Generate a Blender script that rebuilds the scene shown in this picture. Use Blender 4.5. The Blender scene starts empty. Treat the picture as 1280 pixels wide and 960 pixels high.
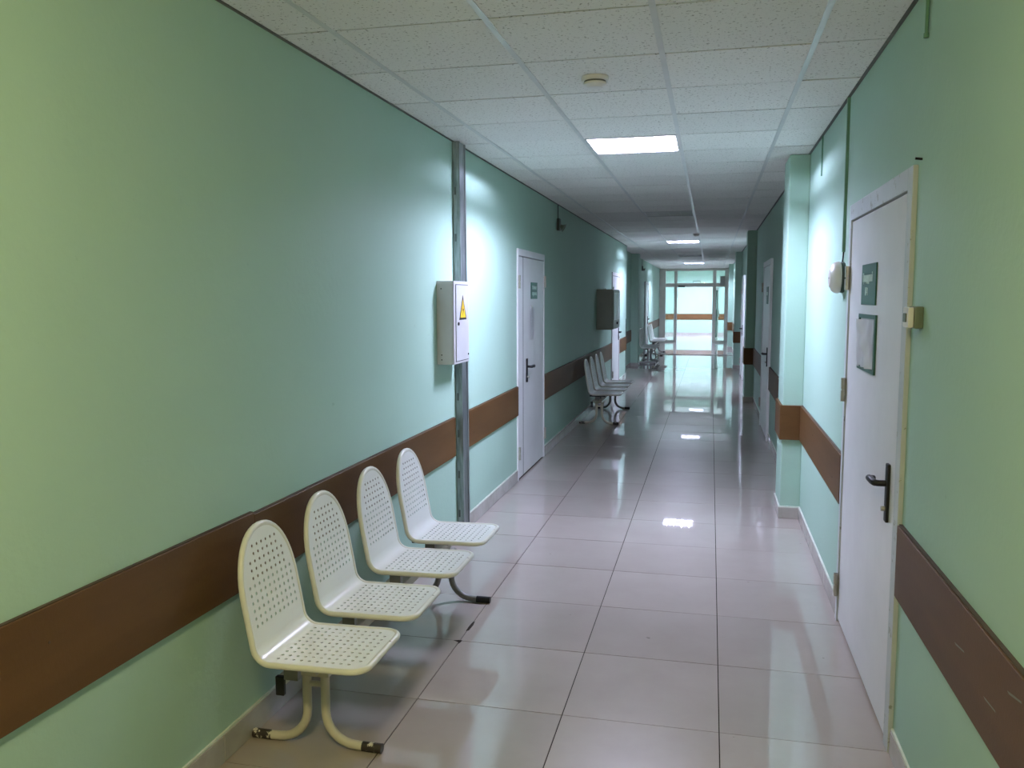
import bpy, bmesh, math, random
from mathutils import Vector, Matrix, geometry
random.seed(7)
PI = math.pi
S = bpy.context.scene
COL = S.collection

# ------------------------------------------------------------------ camera
def make_camera():
    yaw, pitch, roll = 0.2315, -0.1029, -0.0027
    cy, sy, cp, sp = math.cos(yaw), math.sin(yaw), math.cos(pitch), math.sin(pitch)
    fwd = Vector((-sy*cp, cy*cp, sp))
    right = Vector((cy, sy, 0))
    up = right.cross(fwd)
    r = right*math.cos(roll) + up*math.sin(roll)
    u = up*math.cos(roll) - right*math.sin(roll)
    m = Matrix((r, u, -fwd)).transposed().to_4x4()
    m.translation = (0, 0, 1.637)
    cam = bpy.data.cameras.new('camera')
    cam.sensor_width = 36.0
    cam.lens = 1051.15/1280*36
    cam.clip_end = 200
    o = bpy.data.objects.new('camera', cam)
    COL.objects.link(o)
    o.matrix_world = m
    S.camera = o
make_camera()

# ------------------------------------------------------------------ world, exposure
w = bpy.data.worlds.new('world')
S.world = w
w.use_nodes = True
w.node_tree.nodes['Background'].inputs[0].default_value = (0.55, 0.8, 0.75, 1)
w.node_tree.nodes['Background'].inputs[1].default_value = 0.02
S.view_settings.view_transform = 'Standard'
S.view_settings.look = 'None'
S.view_settings.gamma = 1
S.view_settings.use_curve_mapping = False
S.view_settings.exposure = 0.45
LAMP = 490.0          # emission of a lit fluorescent tube
LAMP_LOBBY = 1350.0
LAMP_REAR = 118.0     # opal dome added above the camera to warm the near walls
COOL = (0.90, 0.91, 1.32, 1)
WARM = (1.02, 0.84, 0.45, 1)

# ------------------------------------------------------------------ materials
def new_mat(name):
    m = bpy.data.materials.new(name)
    m.use_nodes = True
    nt = m.node_tree
    return m, nt, nt.nodes['Principled BSDF']

def ramp(nt, stops):
    r = nt.nodes.new('ShaderNodeValToRGB')
    e = r.color_ramp.elements
    while len(e) < len(stops):
        e.new(0.5)
    for k, (p, c) in enumerate(stops):
        e[k].position = p
        e[k].color = (*c, 1)
    return r

def noise(nt, scale, detail=4, rough=.6, vec=None, mapscale=None):
    tc = nt.nodes.new('ShaderNodeTexCoord')
    n = nt.nodes.new('ShaderNodeTexNoise')
    n.inputs['Scale'].default_value = scale
    n.inputs['Detail'].default_value = detail
    n.inputs['Roughness'].default_value = rough
    src = tc.outputs['Object'] if vec is None else vec
    if mapscale:
        mp = nt.nodes.new('ShaderNodeMapping')
        mp.inputs['Scale'].default_value = mapscale
        nt.links.new(src, mp.inputs[0])
        src = mp.outputs[0]
    nt.links.new(src, n.inputs['Vector'])
    return n

def mottled(name, a, b, scale=3, rough=.5, bump=0.0, bscale=60, mapscale=None, lo=.35, hi=.65, metal=0, coat=0, coat_rough=.05, spec=.5):
    m, nt, p = new_mat(name)
    n = noise(nt, scale, mapscale=mapscale)
    r = ramp(nt, [(lo, a), (hi, b)])
    nt.links.new(n.outputs['Fac'], r.inputs[0])
    nt.links.new(r.outputs[0], p.inputs['Base Color'])
    p.inputs['Roughness'].default_value = rough
    p.inputs['Metallic'].default_value = metal
    p.inputs['Specular IOR Level'].default_value = spec
    p.inputs['Coat Weight'].default_value = coat
    p.inputs['Coat Roughness'].default_value = coat_rough
    if bump:
        n2 = noise(nt, bscale, 3)
        bp = nt.nodes.new('ShaderNodeBump')
        bp.inputs['Strength'].default_value = bump
        bp.inputs['Distance'].default_value = .004
        nt.links.new(n2.outputs['Fac'], bp.inputs['Height'])
        nt.links.new(bp.outputs[0], p.inputs['Normal'])
    return m

def chipped(name, a, b, chip, scale=22, lo=.36, rough=.4, grime=None):
    """paint with small chips showing what lies below"""
    m, nt, p = new_mat(name)
    n = noise(nt, 4)
    r = ramp(nt, [(.35, a), (.7, b)])
    nt.links.new(n.outputs['Fac'], r.inputs[0])
    n2 = noise(nt, scale, 5, .7)
    r2 = ramp(nt, [(lo, (0, 0, 0)), (lo+.02, (1, 1, 1))])
    nt.links.new(n2.outputs['Fac'], r2.inputs[0])
    mx = nt.nodes.new('ShaderNodeMix')
    mx.data_type = 'RGBA'
    nt.links.new(r2.outputs[0], mx.inputs['Factor'])
    mx.inputs['A'].default_value = (*chip, 1)
    nt.links.new(r.outputs[0], mx.inputs['B'])
    nt.links.new(mx.outputs['Result'], p.inputs['Base Color'])
    p.inputs['Roughness'].default_value = rough
    return m

def emit(name, col, strength):
    m, nt, p = new_mat(name)
    p.inputs['Base Color'].default_value = (.9, .9, .9, 1)
    p.inputs['Emission Color'].default_value = col
    p.inputs['Emission Strength'].default_value = strength
    return m

def wall_mat():
    m, nt, p = new_mat('mint_wall_paint')
    n = noise(nt, 1.1, 5, .55)
    r = ramp(nt, [(.3, (.345, .515, .425)), (.7, (.37, .54, .45))])
    nt.links.new(n.outputs['Fac'], r.inputs[0])
    # small scuffs
    n3 = noise(nt, 9, 6, .7)
    r3 = ramp(nt, [(.0, (.7, .72, .66)), (.27, (.7, .72, .66)), (.31, (1, 1, 1))])
    nt.links.new(n3.outputs['Fac'], r3.inputs[0])
    mx = nt.nodes.new('ShaderNodeMix'); mx.data_type = 'RGBA'; mx.blend_type = 'MULTIPLY'
    mx.inputs['Factor'].default_value = .55
    nt.links.new(r.outputs[0], mx.inputs['A']); nt.links.new(r3.outputs[0], mx.inputs['B'])
    nt.links.new(mx.outputs['Result'], p.inputs['Base Color'])
    p.inputs['Roughness'].default_value = .6
    p.inputs['Specular IOR Level'].default_value = .25
    n2 = noise(nt, 35, 4)
    bp = nt.nodes.new('ShaderNodeBump'); bp.inputs['Strength'].default_value = .12; bp.inputs['Distance'].default_value = .01
    nt.links.new(n2.outputs['Fac'], bp.inputs['Height']); nt.links.new(bp.outputs[0], p.inputs['Normal'])
    return m

def floor_mat(name, a, b):
    m, nt, p = new_mat(name)
    oi = nt.nodes.new('ShaderNodeObjectInfo')
    tc = nt.nodes.new('ShaderNodeTexCoord')
    ad = nt.nodes.new('ShaderNodeVectorMath'); ad.operation = 'ADD'
    nt.links.new(tc.outputs['Object'], ad.inputs[0]); nt.links.new(oi.outputs['Location'], ad.inputs[1])
    n = noise(nt, 2.2, 6, .65, vec=ad.outputs[0])
    r = ramp(nt, [(.3, a), (.7, b)])
    nt.links.new(n.outputs['Fac'], r.inputs[0])
    # a slightly different tone for each tile
    hs = nt.nodes.new('ShaderNodeHueSaturation')
    mr = nt.nodes.new('ShaderNodeMapRange'); mr.inputs['To Min'].default_value = .93; mr.inputs['To Max'].default_value = 1.05
    nt.links.new(oi.outputs['Random'], mr.inputs['Value']); nt.links.new(mr.outputs[0], hs.inputs['Value'])
    # specks of dirt
    n3 = noise(nt, 14, 3, .6, vec=ad.outputs[0])
    r3 = ramp(nt, [(.24, (.35, .33, .3)), (.262, (1, 1, 1))])
    nt.links.new(n3.outputs['Fac'], r3.inputs[0])
    mx = nt.nodes.new('ShaderNodeMix'); mx.data_type = 'RGBA'; mx.blend_type = 'MULTIPLY'; mx.inputs['Factor'].default_value = .8
    nt.links.new(r.outputs[0], mx.inputs['A']); nt.links.new(r3.outputs[0], mx.inputs['B'])
    nt.links.new(mx.outputs['Result'], hs.inputs['Color'])
    nt.links.new(hs.outputs[0], p.inputs['Base Color'])
    p.inputs['Roughness'].default_value = .30
    p.inputs['Specular IOR Level'].default_value = .5
    p.inputs['Coat Weight'].default_value = 1.0
    p.inputs['Coat IOR'].default_value = 1.5
    p.inputs['Coat Roughness'].default_value = .018
    return m

def ceiling_mat():
    m, nt, p = new_mat('mineral_fibre')
    oi = nt.nodes.new('ShaderNodeObjectInfo')
    tc = nt.nodes.new('ShaderNodeTexCoord')
    ad = nt.nodes.new('ShaderNodeVectorMath'); ad.operation = 'ADD'
    nt.links.new(tc.outputs['Object'], ad.inputs[0]); nt.links.new(oi.outputs['Location'], ad.inputs[1])
    n = noise(nt, 75, 3, .6, vec=ad.outputs[0])
    r = ramp(nt, [(.33, (.38, .36, .33)), (.40, (.86, .85, .82))])
    nt.links.new(n.outputs['Fac'], r.inputs[0])
    hs = nt.nodes.new('ShaderNodeHueSaturation')
    mr = nt.nodes.new('ShaderNodeMapRange'); mr.inputs['To Min'].default_value = .93; mr.inputs['To Max'].default_value = 1.03
    nt.links.new(oi.outputs['Random'], mr.inputs['Value']); nt.links.new(mr.outputs[0], hs.inputs['Value'])
    nt.links.new(r.outputs[0], hs.inputs['Color']); nt.links.new(hs.outputs[0], p.inputs['Base Color'])
    p.inputs['Roughness'].default_value = .85
    bp = nt.nodes.new('ShaderNodeBump'); bp.inputs['Strength'].default_value = .35; bp.inputs['Distance'].default_value = .004
    nt.links.new(n.outputs['Fac'], bp.inputs['Height']); nt.links.new(bp.outputs[0], p.inputs['Normal'])
    return m

def glass_mat():
    m = bpy.data.materials.new('window_glass'); m.use_nodes = True
    nt = m.node_tree; nt.nodes.clear()
    out = nt.nodes.new('ShaderNodeOutputMaterial'); mix = nt.nodes.new('ShaderNodeMixShader')
    tr = nt.nodes.new('ShaderNodeBsdfTransparent'); tr.inputs[0].default_value = (.90, .95, .925, 1)
    gl = nt.nodes.new('ShaderNodeBsdfGlossy'); gl.inputs['Roughness'].default_value = .02
    fr = nt.nodes.new('ShaderNodeFresnel'); fr.inputs[0].default_value = 1.45
    nt.links.new(fr.outputs[0], mix.inputs[0]); nt.links.new(tr.outputs[0], mix.inputs[1])
    nt.links.new(gl.outputs[0], mix.inputs[2]); nt.links.new(mix.outputs[0], out.inputs[0])
    return m

M = dict(
    wall=wall_mat(),
    tile=floor_mat('polished_porcelain', (.35, .30, .265), (.40, .35, .315)),
    lobby_tile=floor_mat('lobby_porcelain', (.52, .47, .42), (.57, .53, .48)),
    grout=mottled('grout', (.025, .02, .017), (.05, .042, .036), 12, .95, spec=.1),
    plinth=mottled('plinth_porcelain', (.36, .34, .31), (.44, .42, .39), 5, .25, coat=.4),
    putty=mottled('plinth_putty', (.5, .56, .48), (.62, .66, .58), 14, .8, .3),
    ceil=ceiling_mat(),
    slab=mottled('ceiling_void', (.12, .12, .11), (.17, .17, .16), 3, .9),
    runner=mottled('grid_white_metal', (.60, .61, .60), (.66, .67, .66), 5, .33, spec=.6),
    tee=mottled('grid_shadow_metal', (.10, .10, .095), (.15, .15, .14), 5, .6),  # darkened to stand in for the shadow in the ceiling gaps
    board=mottled('brown_laminate', (.085, .041, .012), (.115, .057, .018), 2.2, .5, .1, 90, (1, .35, 3), spec=.25),
    board_edge=mottled('board_edge', (.045, .03, .018), (.09, .06, .035), 6, .7),
    door=mottled('white_door_paint', (.70, .70, .71), (.76, .76, .77), 3, .3, .03, 12, spec=.5),
    door_line=mottled('door_gap_shade', (.05, .05, .055), (.08, .08, .085), 4, .7),  # dark colour standing in for the shade inside door gaps
    frame_old=chipped('aged_white_frame', (.46, .50, .52), (.52, .55, .56), (.28, .29, .25), 15, .37, .45),
    steel=mottled('hinge_steel', (.42, .40, .34), (.5, .48, .42), 30, .35, metal=.7),
    black=mottled('black_plastic', (.008, .008, .009), (.014, .014, .015), 20, .45, spec=.3),
    green=mottled('green_sign_plastic', (.028, .105, .075), (.036, .125, .09), 6, .35),
    letter=mottled('sign_lettering', (.50, .66, .58), (.56, .70, .63), 30, .5),
    paper=mottled('paper', (.84, .86, .88), (.90, .91, .92), 6, .4),
    film=mottled('clear_film', (.66, .69, .73), (.82, .84, .86), 5, .3, coat=.3, mapscale=(1, 3, 1)),
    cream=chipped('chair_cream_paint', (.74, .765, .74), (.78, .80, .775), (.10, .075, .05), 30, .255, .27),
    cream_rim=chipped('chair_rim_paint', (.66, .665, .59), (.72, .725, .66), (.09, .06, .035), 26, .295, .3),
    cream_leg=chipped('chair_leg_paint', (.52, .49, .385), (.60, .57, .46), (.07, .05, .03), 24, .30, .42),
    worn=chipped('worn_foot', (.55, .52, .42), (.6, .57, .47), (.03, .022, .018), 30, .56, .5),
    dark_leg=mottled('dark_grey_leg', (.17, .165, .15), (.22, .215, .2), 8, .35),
    galv=mottled('galvanised_steel', (.17, .20, .20), (.36, .40, .41), 9, .4, metal=.75, mapscale=(4, 4, .5)),
    galv_dark=mottled('slot_shade', (.06, .07, .07), (.1, .11, .11), 8, .6),
    boxgrey=mottled('grey_box_enamel', (.50, .50, .51), (.56, .56, .57), 3, .35),
    cabgrey=mottled('fire_cabinet_enamel', (.27, .29, .26), (.32, .34, .31), 3, .4),
    yellow=mottled('warning_yellow', (.80, .52, .02), (.86, .58, .03), 5, .4),
    plastic=mottled('white_plastic', (.70, .69, .66), (.76, .75, .72), 6, .35),
    plastic_old=mottled('yellowed_plastic', (.12, .155, .11), (.16, .19, .14), 8, .4),
    duct=mottled('green_cable_duct', (.10, .24, .15), (.14, .30, .20), 6, .5),
    darkgreen=mottled('dark_green_plastic', (.03, .05, .04), (.05, .075, .06), 8, .4),
    alu=mottled('partition_profile', (.62, .62, .57), (.68, .68, .62), 5, .38),
    reflector=mottled('lamp_reflector', (.68, .68, .68), (.72, .72, .72), 3, .5),
    louvre=mottled('lamp_louvre', (.8, .8, .8), (.85, .85, .85), 3, .35),
    glass=glass_mat(),
    lit=emit('lit_tube', COOL, LAMP),
    lit_warm=emit('lit_dome_warm', WARM, LAMP_REAR),
    lit_lobby=emit('lit_tube_lobby', COOL, LAMP_LOBBY),
    unlit=mottled('unlit_tube', (.78, .78, .77), (.82, .82, .81), 3, .25),
)

# ------------------------------------------------------------------ mesh helpers
def box(bm, x0, x1, y0, y1, z0, z1, bev=0, seg=1):
    r = bmesh.ops.create_cube(bm, size=1)
    vs = r['verts']
    for v in vs:
        v.co = Vector((x0 + (v.co.x+.5)*(x1-x0), y0 + (v.co.y+.5)*(y1-y0), z0 + (v.co.z+.5)*(z1-z0)))
    if bev:
        es = list({e for v in vs for e in v.link_edges})
        bmesh.ops.bevel(bm, geom=es, offset=bev, segments=seg, profile=.6, affect='EDGES')

def hexa(bm, lo, hi):
    """8 corners: lo = four points ccw, hi = the four above them"""
    v = [bm.verts.new(p) for p in lo] + [bm.verts.new(p) for p in hi]
    for f in ((3, 2, 1, 0), (4, 5, 6, 7), (0, 1, 5, 4), (1, 2, 6, 5), (2, 3, 7, 6), (3, 0, 4, 7)):
        bm.faces.new([v[i] for i in f])

def tube(bm, pts, r, n=12, cap=True):
    pts = [Vector(p) for p in pts]
    closed = (pts[0]-pts[-1]).length < 1e-6
    if closed:
        pts = pts[:-1]
    N = len(pts)
    rings = []
    t0 = (pts[1]-pts[0]).normalized()
    nrm = t0.orthogonal().normalized()
    prev = t0
    for i, p in enumerate(pts):
        if closed:
            t = (pts[(i+1) % N]-pts[i-1]).normalized()
        else:
            t = (pts[min(i+1, N-1)]-pts[max(i-1, 0)]).normalized()
        q = prev.rotation_difference(t)
        nrm = q @ nrm
        nrm = (nrm - t*nrm.dot(t)).normalized()
        b = t.cross(nrm)
        prev = t
        rr = r[i] if isinstance(r, (list, tuple)) else r
        rings.append([bm.verts.new(p + nrm*(rr*math.cos(2*PI*k/n)) + b*(rr*math.sin(2*PI*k/n))) for k in range(n)])
    for i in range(N if closed else N-1):
        A, B = rings[i], rings[(i+1) % N]
        off = 0
        if closed and i == N-1:
            off = min(range(n), key=lambda o: sum((A[k].co-B[(k+o) % n].co).length for k in range(n)))
        for k in range(n):
            bm.faces.new((A[k], A[(k+1) % n], B[(k+1+off) % n], B[(k+off) % n]))
    if cap and not closed:
        bm.faces.new(rings[0][::-1]); bm.faces.new(rings[-1])

def lathe(bm, prof, mat=None, n=24):
    """prof = (radius, height) pairs about +Z, mat places it"""
    mat = mat or Matrix()
    rings = []
    for r, h in prof:
        if r < 1e-6:
            rings.append([bm.verts.new(mat @ Vector((0, 0, h)))])
        else:
            rings.append([bm.verts.new(mat @ Vector((r*math.cos(2*PI*k/n), r*math.sin(2*PI*k/n), h))) for k in range(n)])
    for A, B in zip(rings, rings[1:]):
        for k in range(n):
            a, b = A[k % len(A)], A[(k+1) % len(A)]
            c, d = B[(k+1) % len(B)], B[k % len(B)]
            vs = []
            for v in (a, b, c, d):
                if v not in vs:
                    vs.append(v)
            if len(vs) > 2:
                bm.faces.new(vs)
    if len(rings[0]) > 1: bm.faces.new(rings[0][::-1])
    if len(rings[-1]) > 1: bm.faces.new(rings[-1])

def prism(bm, poly, depth_vec):
    d = Vector(depth_vec)
    a = [bm.verts.new(p) for p in poly]
    b = [bm.verts.new(Vector(p)+d) for p in poly]
    n = len(a)
    bm.faces.new(a[::-1]); bm.faces.new(b)
    for i in range(n):
        bm.faces.new((a[i], a[(i+1) % n], b[(i+1) % n], b[i]))

def obj(name, bm, mat, parent=None, smooth=False, loc=None):
    me = bpy.data.meshes.new(name)
    bmesh.ops.recalc_face_normals(bm, faces=bm.faces)
    bm.to_mesh(me); bm.free()
    me.materials.append(mat)
    if smooth:
        for p in me.polygons: p.use_smooth = True
        try:
            me.set_sharp_from_angle(angle=math.radians(40))
        except Exception:
            pass
    o = bpy.data.objects.new(name, me)
    COL.objects.link(o)
    if parent: o.parent = parent
    if loc: o.location = loc
    return o

def recentre(o):
    """put the origin of a top-level mesh at the middle of its base"""
    vs = o.data.vertices
    lo = Vector([min(v.co[i] for v in vs) for i in range(3)]); hi = Vector([max(v.co[i] for v in vs) for i in range(3)])
    c = Vector(((lo.x+hi.x)/2, (lo.y+hi.y)/2, lo.z))
    o.data.transform(Matrix.Translation(-c)); o.location = c

def thing(name, label, cat, loc=(0, 0, 0), group=None, kind=None):
    o = bpy.data.objects.new(name, None)
    COL.objects.link(o)
    o.empty_display_size = .1
    o.location = loc
    tag(o, label, cat, group, kind)
    return o

def tag(o, label, cat, group=None, kind=None):
    o['label'] = label
    o['category'] = cat
    if group: o['group'] = group
    if kind: o['kind'] = kind
    return o

def dup(src, parent=None):
    c = src.copy(); COL.objects.link(c)
    c.parent = parent
    for ch in list(src.children):
        dup(ch, c)
    return c

def B(*boxes, bev=0, seg=1):
    bm = bmesh.new()
    for b in boxes: box(bm, *b, bev=bev, seg=seg)
    return bm

def text_mesh(body, size, parent, mat, matrix, name='lettering', width=None):
    cu = bpy.data.curves.new(name, 'FONT')
    cu.body = body; cu.size = size; cu.align_x = 'CENTER'; cu.align_y = 'CENTER'; cu.extrude = .0008; cu.offset = .0012
    cu.resolution_u = 3
    t = bpy.data.objects.new(name, cu); COL.objects.link(t)
    dg = bpy.context.evaluated_depsgraph_get()
    me = bpy.data.meshes.new_from_object(t.evaluated_get(dg))
    bpy.data.objects.remove(t)
    xs = [v.co.x for v in me.vertices]
    if width and xs:
        k = width/(max(xs)-min(xs))
        me.transform(Matrix.Scale(k, 4, (1, 0, 0)))
    me.materials.clear(); me.materials.append(mat)
    me.name = name
    me.transform(matrix)
    o = bpy.data.objects.new(name, me); COL.objects.link(o); o.parent = parent
    return o

# ------------------------------------------------------------------ the corridor shell
XL, XR, ZC = -1.652, 0.667, 2.641
YB, YP, YF = -6.2, 31.1, 37.0          # back end, glass partition, far lobby wall
XREC = -1.824
WT = .2

# doors: (side, y0, y1, z top)
DL = [(7.19, 8.40, 2.06), (14.42, 15.62, 2.06), (23.9, 24.9, 2.06)]
DR = [(3.11, 4.43, 2.075), (9.85, 11.15, 2.06), (17.2, 18.35, 2.06)]

def wall_segments(bm, x0, x1, y0, y1, openings):
    y = y0
    for a, b, z in openings:
        box(bm, x0, x1, y, a, 0, ZC+.06)
        box(bm, x0, x1, a, b, z, ZC+.06)
        y = b
    box(bm, x0, x1, y, y1, 0, ZC+.06)

bm = bmesh.new()
wall_segments(bm, XL-WT, XL, YB, 17.0, DL[:2])
o = obj('wall_left', bm, M['wall']); tag(o, 'long mint green painted corridor wall on the left, behind the perforated benches', 'wall', kind='structure')
o = obj('wall_left_recess', B((XREC-WT, XREC, 17.0, 20.1, 0, ZC+.06)), M['wall'])
tag(o, 'short recessed stretch of mint wall on the left past the fire cabinet', 'wall', kind='structure')
bm = bmesh.new()
wall_segments(bm, XREC-WT, XREC, 20.1, YP+.05, DL[2:])
o = obj('wall_left_far', bm, M['wall']); tag(o, 'far stretch of the left mint wall, up to the glass partition', 'wall', kind='structure')
bm = bmesh.new()
wall_segments(bm, XR, XR+WT, YB, YP+.05, DR)
o = obj('wall_right', bm, M['wall']); tag(o, 'mint green painted corridor wall on the right with the white door', 'wall', kind='structure')
o = obj('wall_back', B((XL-WT, XR+WT, YB-.2, YB, 0, ZC+.06)), M['wall']); tag(o, 'end wall of the corridor behind the viewpoint', 'wall', kind='structure')
# lobby
o = obj('wall_far', B((-3.2, 2.2, YF, YF+.2, 0, ZC+.5)), M['wall']); tag(o, 'bright mint wall of the lobby seen through the glass partition', 'wall', kind='structure')
o = obj('wall_lobby_left', B((-3.2, -3.0, YP+.05, YF, 0, ZC+.5), (-3.2, XREC-WT, YP-.15, YP+.05, 0, ZC+.5)), M['wall']); tag(o, 'left wall of the lobby beyond the partition', 'wall', kind='structure')
o = obj('wall_lobby_right', B((2.0, 2.2, YP+.05, YF, 0, ZC+.5), (XR+WT, 2.2, YP-.15, YP+.05, 0, ZC+.5)), M['wall']); tag(o, 'right wall of the lobby beyond the partition', 'wall', kind='structure')

# ---- floor: grout bed with its tiles
YT0, YT1 = -.486, 24.4
fl = obj('floor', B((XREC, XR, YB, YF, -.15, -.0035)), M['grout'])
tag(fl, 'polished beige porcelain tile floor with dark joints and lamp reflections', 'floor', kind='structure')
XS = [XL, -1.138, -.537, .064, XR]
tile_meshes = {}
def tile_mesh(name, wx, wy, h, bev, mat):
    key = (name, round(wx, 3), round(wy, 3))
    if key not in tile_meshes:
        bm = bmesh.new()
        box(bm, -wx/2, wx/2, -wy/2, wy/2, -h, 0, 0)
        top = [e for e in bm.edges if all(abs(v.co.z) < 1e-6 for v in e.verts)]
        if bev: bmesh.ops.bevel(bm, geom=top, offset=bev, segments=1, affect='EDGES')
        me = bpy.data.meshes.new(name); bmesh.ops.recalc_face_normals(bm, faces=bm.faces); bm.to_mesh(me); bm.free()
        me.materials.append(mat)
        tile_meshes[key] = me
    return tile_meshes[key]

def put(name, me, parent, loc, rot=None):
    o = bpy.data.objects.new(name, me); COL.objects.link(o); o.parent = parent; o.location = loc
    if rot: o.rotation_euler = rot
    return o

GAP = .0042
nrows = int(round((YT1-YT0)/.6009))
for k in range(nrows):
    y0 = YT0 + k*.6009
    for a, b in zip(XS, XS[1:]):
        aa = a
        if a == XL and 17.0 < y0+.3:
            aa = XREC
        me = tile_mesh('floor_tile', (b-aa)-GAP, .6009-GAP, .004, 0, M['tile'])
        put('floor_tile', me, fl, ((aa+b)/2, y0+.30045, random.uniform(-.0002, .0002)),
            (random.gauss(0, .0007), random.gauss(0, .0007), 0))
o = obj('rear_floor', B((XL, XR, YB, YT0-GAP, -.0035, 0)), M['tile'], fl)
o['label'] = 'plain floor behind the viewpoint'
o = obj('end_floor', B((XREC, XR, YT1+.03, YF, -.0035, 0)), M['lobby_tile'], fl)
o['label'] = 'warmer beige floor leading into the lobby'
o = obj('trim_1', B((XREC+.015, XR-.015, YT1-.025, YT1+.03, -.003, .004), bev=.0015), M['alu']); recentre(o)
tag(o, 'thin metal strip across the floor where the tiles end before the lobby', 'threshold strip', kind='structure')
o = obj('lobby_floor', B((-3.2, XREC, YP-.1, YF, -.15, 0), (XR, 2.2, YP-.1, YF, -.15, 0)), M['lobby_tile'], fl)

for cx, cy, pts in ((-1.138, 3.713, [(-.03, .004), (0, -.012), (.004, -.03), (.010, -.006), (.012, .012), (-.006, .014)]),
                    (-1.136, 3.90, [(-.006, -.06), (.006, -.05), (.009, .02), (.004, .07), (-.004, .06), (-.008, 0)])):
    bm = bmesh.new(); prism(bm, [(cx+a, cy+b, .0002) for a, b in pts], (0, 0, .0006))
    obj('joint_chip', bm, M['grout'], fl)

# ---- ceiling: slab with tiles and grid
CX = [XL, -1.4188, -.8188, -.2188, .3812, XR]
CY0 = 3.064 - .6*5
cl = obj('ceiling', B((-3.2, 2.2, YB, YP+.05, ZC+.06, ZC+.2), (-3.2, 2.2, YP+.05, YF+.2, ZC+.42, ZC+.5), (-3.2, 2.2, YP, YP+.05, ZC, ZC+.5)), M['slab'])
tag(cl, 'suspended ceiling of pitted mineral tiles in a white metal grid', 'ceiling', kind='structure')
NR = 52
LIGHT_ROWS = {9: True, 17: False, 26: True, 35: False, 43: True}   # row -> lit
for k in range(NR):
    y0 = CY0 + k*.6
    if y0 + .6 > YP: break
    for i, (a, b) in enumerate(zip(CX, CX[1:])):
        if i == 2 and k in LIGHT_ROWS: continue
        aa, bb = a + (.009 if i else .002), b - (.009 if i < 4 else .002)
        if i == 0 and 17.0 < y0+.3: aa = XREC+.002
        me = tile_mesh('ceiling_tile', bb-aa, .6-.011, .012, 0, M['ceil'])
        put('ceiling_tile', me, cl, ((aa+bb)/2, y0+.3, ZC+.012+random.uniform(-.0006, .0016)),
            (random.gauss(0, .0009), random.gauss(0, .0012), 0))
yend = CY0 + k*.6
o = obj('end_panel', B((XREC+.002, XR-.002, yend+.004, YP, ZC, ZC+.01)), M['ceil'], cl)
o = obj('rear_panel', B((XL+.002, XR-.002, YB, CY0-.006, ZC, ZC+.01)), M['ceil'], cl)
o = obj('lobby_panel', B((-3.0, 2.0, YP+.052, YF, ZC+.40, ZC+.41)), M['ceil'], cl)
for x in CX[1:-1]:
    obj('main_runner', B((x-.012, x+.012, CY0-.006, yend, ZC-.0025, ZC+.0015), (x-.001, x+.001, CY0-.006, yend, ZC+.0015, ZC+.04)), M['runner'], cl)
tm = None
for k in range(NR):
    y0 = CY0 + k*.6
    if y0 > yend+.01: break
    if tm is None:
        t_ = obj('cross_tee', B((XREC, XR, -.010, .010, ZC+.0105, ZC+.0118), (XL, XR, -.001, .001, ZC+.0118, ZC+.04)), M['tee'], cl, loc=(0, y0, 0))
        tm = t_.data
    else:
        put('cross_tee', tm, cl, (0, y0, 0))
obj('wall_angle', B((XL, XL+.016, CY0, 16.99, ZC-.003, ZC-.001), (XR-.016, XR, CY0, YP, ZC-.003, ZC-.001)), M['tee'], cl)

# ------------------------------------------------------------------ pillars
PILX = .527
PIL = [(6.40, 6.82, 'first mint pillar on the right wall, just past the white door'),
       (13.45, 13.87, 'second mint pillar on the right, dark face towards the viewer'),
       (19.72, 20.14, 'third mint pillar on the right, half hidden behind the second'),
       (27.0, 27.42, 'last mint pillar on the right, beside the glass partition')]
for n, (a, b, lab) in enumerate(PIL):
    t = thing('pillar', lab, 'pillar', ((PILX+XR)/2, (a+b)/2, 0), kind='structure')
    dx, dy = (XR-PILX)/2, (b-a)/2
    obj('shaft', B((-dx, dx, -dy, dy, 0, ZC-.004), bev=.004), M['wall'], t)
    e = .018
    obj('guard_board', B((-dx-e, dx-.001, -dy-e, -dy, .592, .846), bev=.002), M['board'], t)
    obj('guard_board', B((-dx-e, -dx, -dy, dy+e, .592, .846), bev=.002), M['board'], t)
    g = .011
    obj('plinth_tile', B((-dx-g, dx, -dy-g, -dy, .001, .085), bev=.0015), M['plinth'], t)
    obj('plinth_tile', B((-dx-g, -dx, -dy+.003, dy, .001, .085), bev=.0015), M['plinth'], t)
    obj('plinth_putty', B((-dx-.009, dx, -dy-.009, -dy, .0855, .094), (-dx-.009, -dx, -dy, dy, .0855, .094)), M['putty'], t)

t = thing('pillar', 'mint pilaster on the left wall just before the flat-based bench', 'pillar', ((XREC+XL)/2, 20.1, 0), kind='structure')
dx = (XL-XREC)/2
obj('shaft', B((-dx, dx, -.2, .2, 0, ZC-.004), bev=.004), M['wall'], t)
obj('plinth_tile', B((-dx, dx+.011, -.211, -.2, .001, .09), bev=.0015), M['plinth'], t)
obj('plinth_tile', B((dx, dx+.011, -.2, .2, .001, .09), bev=.0015), M['plinth'], t)

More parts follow.
